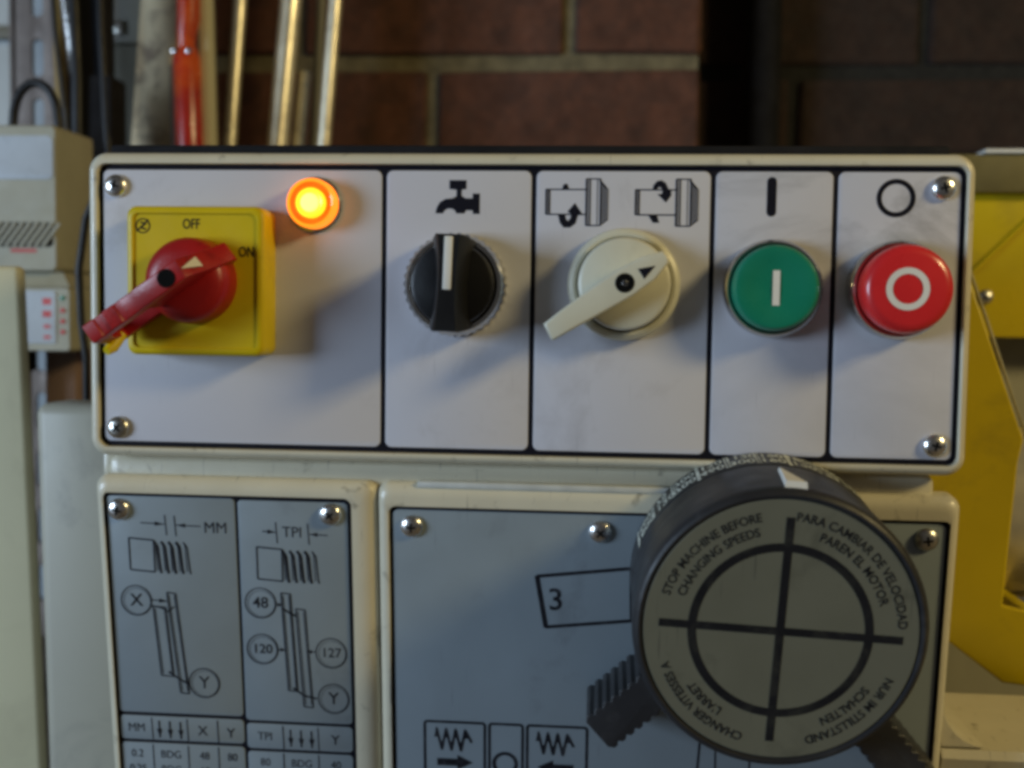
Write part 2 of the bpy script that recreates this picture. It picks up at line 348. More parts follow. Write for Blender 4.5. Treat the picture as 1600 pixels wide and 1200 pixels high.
# spindle direction symbols
def spindle(ox, up_):
    p = Print(PY)
    def g(x, z): return (ox + x/29.0, 43.6 - z/29.0)
    p.path([g(0, 100), g(0, 322), g(20, 322)], .35)
    for x in (8, 16, 24, 32): p.line(*g(x, 100), *g(x, 320), .12)
    p.line(*g(0, 100), *g(370, 100), .42); p.line(*g(20, 322), *g(370, 322), .42); p.line(*g(36, 104), *g(36, 318), .25)
    p.path([g(362, 5), g(362, 420), g(490, 420), g(490, 5)], .38, True)
    for x in (372, 382, 392): p.line(*g(x, 8), *g(x, 416), .12)
    p.path([g(400, 8), g(400, 416)], .2); p.path([g(462, 8), g(462, 416)], .2)
    p.poly([g(480, 4), g(546, 80), g(546, 104), g(480, 30)])
    for x in (500, 514, 528, 542, 556): p.line(*g(x, 60+(x-500)*.5), *g(x, 400-(x-500)*.5), .2)
    p.line(*g(490, 420), *g(556, 366), .35)
    if up_:
        c = [(152, 102), (158, 60), (190, 22), (230, 14), (268, 40), (292, 92), (316, 104), (318, 150), (272, 212), (196, 138), (236, 134), (240, 104), (222, 76), (200, 80), (190, 102)]
        p.poly([g(*q) for q in c]); p.poly([g(*q) for q in ((118, 326), (196, 326), (216, 392), (160, 392))])
    else:
        c = [(112, 326), (130, 400), (164, 440), (222, 440), (270, 404), (292, 330), (330, 318), (262, 220), (196, 298), (226, 316), (226, 350), (204, 382), (186, 366), (176, 326)]
        p.poly([g(*q) for q in c]); p.poly([g(*q) for q in ((146, 98), (152, 66), (166, 50), (192, 50), (208, 98))])
    p.build('spindle_symbol', MT['black'], fp)
spindle(-17.2, False); spindle(10.4, True)
p = Print(PY); p.poly(rrect(50.3, 53.2, 32.2, 44.2, 1.4)); p.build('start_symbol', MT['black'], fp)
p = Print(PY); p.ring(88.8, 38.0, 5.8, 4.25); p.build('stop_symbol', MT['black'], fp)
# screws: domed cross-head
def screw_mesh():
    prof = [(3.7, 0), (3.7, .5)] + [(3.7*math.cos(math.radians(t)), .5+1.9*math.sin(math.radians(t))) for t in (15, 30, 45, 60, 75)] + [(0, 2.4)]
    me = lathe('screw', prof, [MT['screwm'], MT['dark']], 32)
    bm = bmesh.new(); bm.from_mesh(me)
    for k in range(2):
        L_, W_ = (1.5, .36) if k == 0 else (.36, 1.5)
        vs = [bm.verts.new((sx*L_*K, -y*K, sz*W_*K)) for y in (1.9, 2.46 + .01*k) for sx, sz in ((-1, -1), (1, -1), (1, 1), (-1, 1))]
        fs = [bm.faces.new([vs[i] for i in q]) for q in ((4, 5, 6, 7), (0, 1, 5, 4), (1, 2, 6, 5), (2, 3, 7, 6), (3, 0, 4, 7))]
        for f in fs: f.material_index = 1
    bm.to_mesh(me); bm.free(); return me
SCREW = screw_mesh(); DULL = SCREW.copy(); DULL.materials[0] = MT['steel']
for i, (x, z) in enumerate(((-154.7, 40.6), (-154.5, -36.9), (102.6, 41.0), (102.8, -36.9))):
    link('screw', DULL if i in (1,) else SCREW, box, mtx=U @ Matrix.Translation((x*K, 0, z*K)) @ Matrix.Rotation(.5*i+.3, 4, 'Y'))

# isolator switch: yellow plate, red hub and padlock handle
ax, az = -124.6, 10.2
W_ = 21.9; H_ = 23.0
sw = upart('isolator_switch', loft('isolator_switch', [(-W_, W_, -H_, H_, 3, 0), (-W_, W_, -H_, H_, 3, -10.6), (-W_+.6, W_-.6, -H_+.6, H_-.6, 2.8, -11.7), (-W_+1.4, W_-1.4, -H_+1.4, H_-1.4, 2.4, -12), (-W_+2.2, W_-2.2, -H_+2.2, H_-2.2, 2, -12), (-W_+2.5, W_-2.5, -H_+2.5, H_-2.5, 1.8, -11.4)], MT['yellow'], angle=60), ax, 0, az)
sw['label'] = 'yellow square isolator switch with red handle turned towards ON'
p = Print(-11.5)
p.text('OFF', -1.2, 17.4, 4.4, sx=.72, bold=.05); p.build('off_lettering', MT['black'], sw)
p = Print(-11.5); p.text('ON', 16.2, 9.0, 4.4, sx=.72, bold=.05); p.build('on_lettering', MT['black'], sw)
p = Print(-11.5)
p.ring(-16.6, 16.9, 2.35, 1.95, 32); p.path([(-17.4, 18.0), (-15.6, 17.6), (-17.4, 16.4), (-15.6, 15.8)], .5); p.line(-18.6, 15.2, -14.8, 18.8, .4)
p.build('maker_mark', MT['black'], sw)
hub = link('hub', lathe('hub', [(13.2, 11), (13.2, 14), (13.0, 17.5), (12.2, 20), (10.5, 21.6), (8, 22.3), (0, 22.6)], MT['red'], 72), sw)
th = math.radians(215)
cu_, su_ = math.cos(th), math.sin(th)
def HT(u, v, h):     # u along the tail, v up (height), third = across
    return (u*cu_ - h*su_, -v, u*su_ + h*cu_)
# outline in (u, height) with the padlock slot, extruded across
me = outline('handle', [[(-15.5, 14.5), (-16, 18), (-11, 24), (-6.8, 32.0), (-5, 34.2), (11, 34.2), (11.6, 33.7), (17.5, 33.5), (18, 34.0), (21.5, 34.0), (22, 33.4), (25.0, 33.2), (25.5, 33.8), (29.2, 33.6), (29.8, 24), (28.0, 14.6), (14, 13.2), (10, 13.0)],
             [(9.5, 17.0), (11, 29.0), (24.5, 29.6), (26, 25.5), (25, 17.2)]], -3.1, 3.1, MT['red'], .5, T=lambda x, y, z: HT(x, z, y))
hd = link('handle', me, sw)
link('screw_hole', lathe('screw_hole', [(2.75, 33.2), (2.75, 34.35), (2.2, 34.36), (0, 34.37)], MT['dark'], 28), sw)  # raised black disc, the hole's shade is its colour
p = Print(0)
p.poly([(-9.6, 1.9), (-9.2, -1.7), (-5.4, .3)])
me_ = [(u, h) for u, _, h in p.v]
mk = mesh('pointer_mark', [HT(u, 28.8 if u < -8 else 34.7, h) for u, h in me_], [(0, 1, 2)], MT['mark']); link('pointer_mark', mk, sw)
t0 = HT(27.5, 19, 0)
link('lock_tab', tube('lock_tab', [HT(26.0, 19, 2.0), HT(29.6, 22, 4.2), HT(31.0, 24, 4.8)], [1.7, 2.0, 1.3], MT['yellow'], 12), sw)

# indicator lamp
il = upart('indicator_lamp', lathe('indicator_lamp', [(8.6, 0), (8.6, 1.2), (8.0, 1.8), (7.6, 1.8)], MT['chrome'], 48), -89.9, 0, 35.0)
il['label'] = 'lit orange round indicator lamp'
link('lens', lathe('lens', [(6.6, .6), (6.6, 5.6), (6.2, 5.8), (5.4, 5.0), (4.7, 4.8)], MT['lens'], 48), il)
link('lens_rim', lathe('lens_rim', [(7.75, .4), (7.75, 5.2), (7.5, 6.3), (7.1, 6.8), (6.7, 6.6), (6.6, 5.5)], MT['rim'], 48), il)
link('lit_core', lathe('lit_core', [(4.7, 2), (4.7, 6.1), (4.4, 6.9), (4.0, 7.3), (3.2, 6.9), (2.9, 6.9), (2.9, 6)], MT['core'], 40), il)
link('hot_spot', lathe('hot_spot', [(2.9, 2), (2.9, 7.0), (2.4, 7.6), (0, 7.8)], MT['hot'], 32), il)

# coolant knob
ck = upart('coolant_knob', lathe('coolant_knob', [(16.1, 0), (16.1, 6.0), (15.7, 7.2), (14.6, 8.2), (13.4, 8.4), (13.0, 7.6)], MT['chrome'], 76, knurl=(0, 2)), -44.6, 0, 10.2)
ck['label'] = 'round black knob in a knurled chrome collar'
link('knob_disc', lathe('knob_disc', [(12.7, 5), (12.7, 11.5), (12.3, 12.6), (11.5, 13), (0, 12.4)], MT['blackp'], 64), ck)
# grip: waisted bar with a flat top
vs = []; fs = []; n = 14; rows = [(10.5, 1.0, 13.2), (12.5, .98, 13.2), (22.4, .62, 14.3), (23.4, .5, 14.2)]
for h, kx, Lz in rows:
    ring_ = []
    for k in range(n+1):
        t = -1+2*k/n; ring_.append((-(6.6 - 1.8*(1-t*t))*kx + .0*t, Lz*t))
    for k in range(n+1):
        t = 1-2*k/n; ring_.append(((6.6 - 1.8*(1-t*t))*kx, Lz*t))
    vs += [(x, -h, z) for x, z in ring_]
kk = 2*(n+1)
for i in range(3):
    for j in range(kk): fs.append((i*kk+j, i*kk+(j+1) % kk, (i+1)*kk+(j+1) % kk, (i+1)*kk+j))
fs.append(tuple(3*kk+j for j in range(kk)))
gr = link('grip', mesh('grip', vs, fs, MT['blackp'], True), ck); gr.rotation_euler.y = math.radians(2)
lm = link('pointer_line', boxm('pointer_line', -1.25, 1.25, -23.75, -22.5, -2.0, 13.6, MT['mark'], .3), ck); lm.rotation_euler.y = math.radians(2)

# spindle direction selector
ss = upart('spindle_selector', lathe('spindle_selector', [(17.3, 0), (17.3, 2.4), (16.8, 4.0), (15.6, 4.8), (14.8, 4.6), (14.4, 3.6)], MT['ivory'], 72), 7.3, 0, 10.9)
ss['label'] = 'ivory rotary selector with a long tapered lever'
link('knob_disc', lathe('knob_disc', [(14.0, 2), (14.0, 9.4), (13.5, 10.5), (12.6, 11), (0, 11.2)], MT['ivory'], 72), ss)
an = math.radians(213.5); ca, sa = math.cos(an), math.sin(an)
def LT(u, v): return (u*ca - v*sa, u*sa + v*ca)
hp = [LT(*q) for q in ((-14.2, 2.0), (-8, 4.0), (0, 4.5), (10, 3.9), (20, 3.2), (26.6, 2.9), (27.2, 2.2), (26.6, -2.9), (20, -3.5), (10, -4.1), (0, -4.5), (-8, -3.8), (-14.2, -2.0), (-14.8, 0))]
link('lever', outline('lever', [hp], -10.2, -18.4, MT['ivory'], .8), ss)
link('screw_hole', lathe('screw_hole', [(2.9, 17), (2.9, 18.45), (2.4, 18.47), (0, 18.48)], MT['dark'], 28), ss)  # black disc again, coloured as the shade of a hole
sc_ = link('cross_head_screw', SCREW, ss, (0, -16.9, 0)); sc_.scale = (.55, .72, .55)
p = Print(-18.5); p.poly([LT(*q) for q in ((-5.4, 2.1), (-10.2, .6), (-5.4, -1.4))]); p.build('pointer_mark', MT['black'], ss)

# push buttons
def button(name, x, z, label, capmat, prof, bez):
    b = upart(name, lathe(name, bez, MT['chrome'], 64), x, 0, z); b['label'] = label
    link('cap', lathe('cap', prof, capmat, 64), b); return b
b = button('start_button', 52.3, 10.2, 'green push button marked with a white bar', MT['green'],
    [(12.9, 3), (12.9, 8.6), (12.6, 9.9), (11.8, 10.7), (10.6, 10.9), (8, 10.2), (0, 9.8)],
    [(14.9, 0), (14.9, 4.2), (14.6, 5.6), (14.0, 6.3), (13.4, 6.2), (13.1, 5)])
p = Print(-10.25); p.rect(-1.05, 1.05, -5.2, 5.2); p.build('start_mark', MT['mark'], b)
b = button('stop_button', 89.5, 10.2, 'red push button marked with a white ring', MT['redcap'],
    [(12.6, 3), (12.6, 6), (13.0, 8), (13.1, 12.5), (12.7, 14.4), (11.6, 15.6), (10, 16), (0, 15.9)],
    [(14.9, 0), (14.9, 4.2), (14.6, 5.6), (14.0, 6.3), (13.2, 6.2), (12.9, 5)])
p = Print(-16.1); p.ring(-.6, 0, 6.2, 4.35); p.build('stop_mark', MT['mark'], b)

# ------------------------------------------------------------------ headstock casting under the box
hs = empty('headstock', (0, 60, -232), 'cream lathe headstock with grey charts and a large black speed dial', 'lathe')
A = .118
B0 = Matrix.Translation((0, -.060, .232))
FL = B0 @ Matrix.Translation((0, .003, -.056)) @ Matrix.Rotation(A, 4, 'X')    # the sloping front face
def lpart(name, me, x=0, y=0, s=0, ry=0): return link(name, me, hs, mtx=FL @ Matrix.Translation((x*K, y*K, s*K)) @ Matrix.Rotation(ry, 4, 'Y'))
# body: side profile (y, z) swept along x
prof = [(6.3, -60.5), (8.5, -57.6), (60, -56), (170, -56), (170, -231.8), (26.7, -231.8)]
vs = [(x, y, z) for x in (-161.5, 110.5) for y, z in prof]; n = len(prof)
fs = [(i, (i+1) % n, n+(i+1) % n, n+i) for i in range(n)] + [tuple(range(n)), tuple(range(n, 2*n))]
link('body', mesh('body', vs, fs, MT['cream']), hs, mtx=B0)
link('neck', loft('neck', [(-161.5, 105.5, -58, -46.6, 3.5, 92), (-161.5, 105.5, -58, -46.6, 3.5, 9.0), (-161.0, 105.0, -57.5, -47.1, 3.5, 7.4), (-159.5, 103.5, -56, -48.4, 3, 6.4)], MT['cream']), hs, mtx=B0)
link('side_web', boxm('side_web', -164.0, -160.0, 9, 92, -57.5, -46.6, MT['cream'], .6), hs, mtx=B0)
link('seal_strip', boxm('seal_strip', -57, 40, 2.2, 7.2, -54.4, -52.4, MT['strip'], .4), hs, mtx=B0)
def cover(x0, x1, s1, ix0, ix1, is1, kr=3.0):
    L = [(x0, x1, -172, s1, 4, 7), (x0, x1, -172, s1, 4, 2.6)]
    for t in (20, 40, 60, 75, 90):
        a_, c_ = 1-math.cos(math.radians(t)), math.sin(math.radians(t))
        k = 3.0
        L.append((x0+k*a_, x1-kr*a_, -172+k*a_, s1-4.6*a_, 4-a_, 2.6-3.6*c_))
    L += [(ix0, ix1, -168, is1, 2.6, -.95), (ix0+.2, ix1-.2, -167.8, is1-.2, 2.5, .8)]
    return lpart('cover', loft('cover', L, MT['cream'], n=7, angle=50))
cover(-164.4, -70.5, 2.8, -162.1, -78.6, -2.6, 6.5)
cover(-70.2, 112.6, 2.8, -66.6, 110.0, -4.6)
# thread chart plate
ROT = math.radians(.45)
tc = lpart('thread_chart', plate('thread_chart', -161.9, -78.8, -167.7, -2.7, 2.5, .8, .35, MT['black'], .15))
tc['label'] = 'grey thread cutting chart with gear diagrams'
for x0, x1, z0, z1 in ((-160.6, -117.5, -80.2, -3.9), (-116.5, -80.1, -81.4, -4.3), (-160.6, -117.4, -90.2, -81.5), (-116.4, -80.1, -91.6, -82.5), (-160.6, -117.4, -166.5, -91.4), (-116.4, -80.1, -166.5, -92.7)):
    link('chart_cell', plate('chart_cell', x0, x1, z0, z1, 1.4, .4, 0, MT['silver'], .15), tc)
p = Print(PY); p.kw = 1.3
def arrow(p, x0, z0, x1, z1, w=.3, hl=3.2, hw=1.5):
    p.line(x0, z0, x1, z1, w); d = math.hypot(x1-x0, z1-z0); ux, uz = (x1-x0)/d, (z1-z0)/d
    p.poly([(x1, z1), (x1-ux*hl-uz*hw/2, z1-uz*hl+ux*hw/2), (x1-ux*hl+uz*hw/2, z1-uz*hl-ux*hw/2)])
def thread(p, x, z):
    p.path([(x, z), (x, z-11), (x+8.4, z-11.6), (x+8.4, z-.6)], .4, True)
    for k in range(5):
        q = x+8.6+k*2.5
        p.path([(q-.2, z-1), (q+1.1, z-2.8), (q+1.7, z-10.6), (q+2.0, z-12.0)], .75 if k < 4 else .4)
        p.line(q+.3, z-1.6, q+.8, z-11.2, .22)
    p.path([(x+8.4, z-.6), (x+9.2, z-1.6)], .4)
def gear_bars(p, bars):
    for (xa, za, zb, wd, sl) in bars:
        p.path([(xa, za), (xa+wd, za-.3), (xa+wd+sl, zb-.3), (xa+sl, zb)], .34, True)
        p.line(xa+.7, za-.8, xa+.7+sl, zb+.6, .2); p.line(xa+wd-.6, za-.8, xa+wd-.6+sl, zb+.6, .2)
def bubble(p, t, x, z, size, r=5.4):
    p.ring(x, z, r, r-.38, 40); p.text(t, x, z, size, bold=.04); p.ring(x+.25, z-.2, r-.8, r-.95, 40)
arrow(p, -149.5, -12.9, -141.5, -13.2); arrow(p, -129.2, -13.6, -137.6, -13.4); p.line(-141.2, -10, -140.8, -17, .28); p.line(-138, -10.2, -137.6, -17.2, .28)
p.text('MM', -124.2, -14.1, 5.4, sx=.95)
thread(p, -153.8, -18.2)
bubble(p, 'X', -152.4, -40, 6.2); bubble(p, 'Y', -130.4, -68.6, 6.2)
gear_bars(p, [(-146.8, -41.8, -66.4, 4.4, 1.6), (-141.8, -36.8, -72.4, 3.0, 3.0)])
arrow(p, -147, -39.6, -141.4, -40.0); p.path([(-147.4, -41.6), (-143.6, -42.4), (-141.8, -43.6), (-139.6, -41.8)], .4)
p.path([(-142.6, -65.0), (-139.8, -67.0), (-137.0, -68.6), (-135.8, -69.0)], .55)
arrow(p, -108.5, -14.6, -104.2, -14.8, hl=2.6); arrow(p, -86.8, -15.4, -92.8, -15.2, hl=2.6); p.line(-104, -11.4, -103.6, -18.6, .28); p.line(-93.4, -11.6, -93, -18.8, .28)
p.text('TPI', -98.6, -14.8, 5.2, sx=.95)
thread(p, -110.6, -20)
bubble(p, '48', -110.0, -39.4, 5.4); bubble(p, '120', -109.9, -55.6, 4.6); bubble(p, '127', -86.6, -56.2, 4.6); bubble(p, 'Y', -86.2, -72.4, 6.0)
gear_bars(p, [(-103.0, -35.6, -70.0, 3.2, 1.5), (-98.2, -41.0, -75.6, 3.2, 1.8)])
arrow(p, -104.6, -39.8, -102.6, -39.8, hl=1.6); p.path([(-102.6, -41), (-100.2, -42.6), (-98, -43.6)], .5); arrow(p, -104.5, -55.6, -102.2, -55.6, hl=1.6); arrow(p, -92, -55.9, -94.8, -55.9, hl=1.6)
p.path([(-100, -69), (-96.4, -71.6), (-92, -72.6)], .5)
for x in (-149.6, -137.2, -126.6): p.line(x, -82, x+.2, -90, .28); p.line(x, -91.8, x+.5, -166, .28)
for x in (-104.0, -91.9): p.line(x, -83, x+.2, -91.4, .28); p.line(x, -93, x+.5, -166, .28)
p.text('MM', -155.0, -85.9, 4.4, sx=.9); p.text('X', -131.8, -86.2, 4.8, bold=.05); p.text('Y', -122.0, -86.6, 4.8, bold=.05); p.text('TPI', -110.2, -87.1, 4.2, sx=.9); p.text('Y', -86.0, -87.4, 4.8, bold=.05)
for x, z in ((-147, -86), (-143.3, -86.1), (-139.6, -86.2), (-101.4, -87.2), (-97.8, -87.3), (-94.2, -87.4)): arrow(p, x, z+3.0, x+.1, z-3.2, .45, 3.2, 1.9)
for i, row in enumerate((('0.2', 'BDG', '48', '80'), ('0.25', 'BDG', '60', '80'))):
    for t, x in zip(row, (-155.2, -143.4, -131.6, -121.8)): p.text(t, x, -95.4-5.6*i, 4.0, sx=.9)
for i, row in enumerate((('80', 'BDG', '40'), ('72', 'BDG', '36'))):
    for t, x in zip(row, (-110.4, -97.8, -86.0)): p.text(t, x, -96.6-5.6*i, 4.0, sx=.9)
p.build('lettering', MT['ink'], tc)
# speed chart plate
sp = lpart('speed_chart', plate('speed_chart', -66.4, 109.8, -167.7, -4.7, 2.5, .8, .35, MT['black'], .15))
sp['label'] = 'grey speed chart plate behind the black dial'
link('chart_cell', plate('chart_cell', -65.2, 108.6, -166.5, -5.9, 2, .4, 0, MT['silver'], .15), sp)
p = Print(PY); p.kw = 1.4
p.path([(-18.6, -27.0), (11.6, -23.4)], .85); p.path([(-18.5, -26.8), (-15.4, -44.4)], 1.15); p.path([(-15.6, -44.2), (16, -40.6)], .85); p.path([(11.4, -23.6), (11.9, -41.2)], .4)
p.text('3', -12.3, -35.0, 10.5, rot=.06, bold=.12)
p.build('position_label', MT['ink'], sp); p = Print(PY); p.kw = 1.15
for x0, x1 in ((-56, -34.9), (-34.3, -22.3), (-21.7, -1.0)): p.frame(x0, x1, -112, -78.4, 1.4, .95)
for cx in (-45.6, -11.6):
    zz = []
    for k in range(4): zz += [(cx-6+3.2*k, -81.2-(.15*k)), (cx-4.2+3.2*k, -88.8-(.15*k))]
    zz[-1] = (cx+5.8, -86)
    p.path(zz, .75)
    for k in range(4):
        q = zz[2*k]; p.poly([(q[0]-.8, q[1]-3.2), (q[0], q[1]+.8), (q[0]+.9, q[1]-3.0)])
    for k in range(3):
        q = zz[2*k+1]; p.poly([(q[0]-.9, q[1]+3.0), (q[0], q[1]-.6), (q[0]+.8, q[1]+3.2)])
p.rect(-51.4, -44.4, -94.6, -92.0); p.poly([(-44.6, -90.6), (-39.4, -93.2), (-44.6, -96)])
p.rect(-12.8, -5.8, -95.0, -92.4); p.poly([(-12.6, -91.0), (-17.8, -93.6), (-12.6, -96.4)])
p.ring(-28.6, -93.0, 4.3, 3.1)
p.build('feed_symbols', MT['ink'], sp); p = Print(PY)
p.line(35.6, -78.5, 33.8, -112, .8); p.line(40.4, -80, 41.2, -112, .6); p.line(52, -80, 51, -112, .6)
p.build('divider_lines', MT['ink'], sp)
for i, (x, s) in enumerate(((-156.4, -8.4), (-85.6, -8.2), (-59.0, -11.3), (1.6, -11.4), (102.7, -10.8))):
    link('screw', DULL if i in (4,) else SCREW, hs, mtx=FL @ Matrix.Translation((x*K, 0, s*K)) @ Matrix.Rotation(.7*i+.2, 4, 'Y'))

# speed dial
DX, DS = 51.5, -24.3
dial = lpart('speed_dial', lathe('speed_dial', [(30, 15.5), (39.0, 15.6), (39.6, 16.4), (40.0, 30), (40.3, 41.5), (40.1, 43.4), (39.4, 44.6), (38.6, 45), (38.0, 44.9), (37.7, 44.1), (0, 44.1)], MT['dialp'], 120), DX, 0, DS)
dial.scale = (1.012, 1, 1.014)
dial['label'] = 'large round black speed dial with a grey printed face'
link('index_ring', lathe('index_ring', [(39.4, 1), (39.8, 1.6), (39.6, 14.6), (39.0, 15.3), (28, 15.4)], MT['dialp'], 120), dial)
nums = ['1800', '1120', '700', '460', '300', '190', '120', '75', '50']
# wrap: text x offsets are millimetres along the rim around each block's angle
p2 = Print(0)
for k, t in enumerate(nums):
    a0 = 154 - 13.2*k
    q = Print(0); q.text(t, 0, 10.8, 6.2, sx=.85, bold=.14); q.text(nums[(k*4+3) % 9], 0, 5.0, 5.8, sx=.85, bold=.14)
    if k % 3 == 0: q.rect(-5.0, -3.9, 1.6, 15.4)
    else: q.rect(-4.9, -4.5, 2, 14.4); q.rect(-4.0, -3.7, 2, 14.4)
    b_ = len(p2.v)
    for (x, _, h) in q.v:
        th_ = math.radians(a0) - x/39.7; p2.v.append((39.86*math.cos(th_), -h, 39.86*math.sin(th_)))
    p2.f += [tuple(b_+i for i in f) for f in q.f]
p2.build('numerals', MT['scratch'], dial)
link('label_disc', lathe('label_disc', [(37.3, 44), (37.3, 44.35), (37.1, 44.5), (0, 44.5)], MT['dialface'], 120), dial)
p = Print(-44.56)
RD = math.radians(-2.6)
def rr_(x, z): return (x*math.cos(RD)-z*math.sin(RD), x*math.sin(RD)+z*math.cos(RD))
p.ring(0, 0, 25.1, 22.7, 96)
p.line(*rr_(-33.0, 0), *rr_(33.0, 0), 2.3); p.line(*rr_(0, 32.4), *rr_(0, -32.4), 2.3)
for t1, t2, a0 in (('STOP MACHINE BEFORE', 'CHANGING SPEEDS', 132), ('PARA CAMBIAR DE VELOCIDAD', 'PAREN EL MOTOR', 44), ('NUR IM STILLSTAND', 'SCHALTEN', -49), ('CHANGER VITESSES A', "L'ARRET", 226)):
    p.text(t1, 0, 0, 3.5, sx=.93, bend=(32.6, a0), bold=.06); p.text(t2, 0, 0, 3.5, sx=.93, bend=(28.6, a0), bold=.06)
p.build('lettering', MT['dialink'], dial)
# raised white pointer on the skirt
def cyl(r, ang, h): a = math.radians(ang); return (r*math.cos(a), -h, r*math.sin(a))
vs = [cyl(39.7, 88.6, 22), cyl(39.6, 90.6, 42.8), cyl(39.6, 81.5, 42.8), cyl(41.0, 88.3, 24), cyl(42.0, 89.9, 42.4), cyl(42.0, 82.3, 42.4)]
link('pointer', mesh('pointer', vs, [(0, 1, 4, 3), (1, 2, 5, 4), (2, 0, 3, 5), (3, 4, 5), (0, 2, 1)], MT['mark']), dial)
link('shaft', lathe('shaft', [(27, 0), (27, 16)], MT['blackp'], 48), dial)
# ribbed selector levers reaching out from under the dial
def lever(ang, length):
    half = 6.6; pts = []; n = int((length-20)/3.3)
    for k in range(n+1): u = 20+3.3*k; pts += [(u, half-.9), (u+.9, half), (u+2.2, half), (u+2.9, half-.9)]
    e = pts[-1][0]; low_ = [(x, -z) for x, z in reversed(pts)]
    me = outline('selector_lever', [pts + [(e+.6, half-1.4), (e+.6, 1.4-half)] + low_], -4, -24.5, MT['leverp'], .35)
    return lpart('selector_lever', me, DX, 0, DS, -math.radians(ang))
lever(221.5, 65); lever(-50.5, 78)

# ------------------------------------------------------------------ lathe bed, chuck and guard at the right
prof = [(14, -140), (15.5, -137.4), (58, -137), (70, -137), (70, -231.8), (44, -231.8)]
vs = [(x, y, z) for x in (113.2, 420) for y, z in prof]; n = len(prof)
fs = [(i, (i+1) % n, n+(i+1) % n, n+i) for i in range(n)] + [tuple(range(n)), tuple(range(n, 2*n))]
be = empty('lathe_bed', (260, 42, -231.8), 'cream bed casting beside the headstock below the yellow guard', 'casting')
BE = Matrix.Translation((-.260, -.042, .2318))
link('casting', mesh('casting', vs, fs, MT['cream']), be, mtx=BE)
fil = [(113.3, -122)] + [(113.3+14*(1-math.cos(math.radians(t))), -122-14.6*math.sin(math.radians(t))) for t in (15, 30, 45, 60, 75, 90)] + [(113.3, -136.6)]
link('fillet', outline('fillet', [fil], 15.8, 69, MT['cream'], 0), be, mtx=BE)
gd = empty('chuck_guard', (165, 120, -137), 'yellow folded chuck guard with a clear scratched edge', 'guard')
GD = Matrix.Translation((-.165, -.120, .137))
def gpart(name, me): return link(name, me, gd, mtx=GD)
GY = lambda x, y, z: (x, y - .37*(x-140), z)
gpart('side_panel', outline('side_panel', [[(124, 64), (141, 17), (160.5, -43), (159, -52), (156, -107), (169, -109), (169, -137), (157, -137), (139, -124), (118, -118)]], 94, 90, MT['guard'], 1.0, T=GY))
gpart('clear_edge', outline('clear_edge', [[(127.4, 62), (128.0, 62), (162.6, -43), (161.9, -43)]], 93, 91, MT['guarddark'], .15, T=GY))
gpart('back_panel', outline('back_panel', [[(120, 83), (330, 83), (330, -6), (120, -6)]], 224, 220, MT['guard'], .8))
gpart('top_band', boxm('top_band', 120, 330, 214, 222, 65, 83.5, MT['shaded_olive'], 1))
gpart('top_edge', boxm('top_edge', 186, 330, 212, 226, 83.8, 85.8, MT['mark'], .5))
gpart('crease', tube('crease', [(184, 218.8, 26), (245, 218.8, 88)], 1.2, MT['guard'], 8))
for x, z in ((191, 14),): link('bolt', DULL, gd, mtx=GD @ Matrix.Translation((x*K, .2195, z*K)))
gpart('hinge_leg', boxm('hinge_leg', 166.5, 172, 86, 220, -137, -110, MT['guard'], 1.5))
ch = empty('lathe_chuck', (205, 150, -137), 'bright steel lathe chuck behind the yellow guard', 'chuck')
CH = Matrix.Translation((0, 0, .056))
me = lathe('chuck_body', [(0, -1), (30, -1), (36, 1), (37, 3), (37, 45), (35, 47), (0, 47)], MT['rodm'], 72)
co_ = link('chuck_body', me, ch, mtx=CH @ Matrix.Translation((-.0405, 0, 0)) @ Matrix.Rotation(math.radians(90), 4, 'Z'))
link('cradle', boxm('cradle', -30, 40, -25, 25, 0, 24, MT['steel'], 2), ch)
gl = link('guard_backing', outline('guard_backing', [[(120, -4), (330, -4), (330, -232), (120, -232)]], 250, 244, MT['beige'], .8)); tag(gl, 'beige backing panel standing behind the steel chuck', 'panel')

# ------------------------------------------------------------------ clutter at the left
def leaning(name, label, cat, xb, zb, xt, zt, y, wd, dep, mm, bev=1.0, group=None):
    """a bar standing on the bench whose centre passes (xb,zb) and (xt,zt)"""
    k = (xt-xb)/(zt-zb); z0 = -231.8; zl = 300
    x0 = xb + k*(z0-zb); L = (zl-z0)
    o = link(name, boxm(name, -wd/2, wd/2, -dep/2, dep/2, 0, L, mm, bev)); o.location = (x0*K, y*K, z0*K); o.rotation_euler.y = math.atan(k)
    o.location.z += abs(math.sin(math.atan(k)))*wd/2*K
    return tag(o, label, cat, group)
bo = link('pale_board', boxm('pale_board', -760, -418, 478, 484, -231.8, 420, MT['board'], 1)); tag(bo, 'pale blue grey board standing behind the slotted upright', 'board')
for z in (208, 60): link('batten', boxm('batten', -758, -420, 470, 478, z, z+10, MT['cab'], 1), bo)
# slotted upright
sl = empty('slotted_upright', (-392, 400, -231.8), 'brown slotted steel upright beside the ochre strip', 'upright')
k = (-391+392)/83
slots = []
z = -200
while z < 290:
    slots.append(rrect(-4, 4, z, z+26, 3.9)); z += 41
web = outline('web', [[(-19, 0), (17, 0), (15, 520), (-15, 520)], *[[(a, b+232-6) for a, b in s_] for s_ in slots]], 1.5, -1.5, MT['rack'], .2)
link('web', web, sl); link('flange', boxm('flange', -20.5, -17.6, -1.5, 26, 0, 520, MT['rack'], .4), sl)
leaning('ochre_strip', 'thin ochre wooden strip beside the slotted upright', 'strip', -367.5, 130, -370, 214, 385, 6, 8, MT['ochre'])
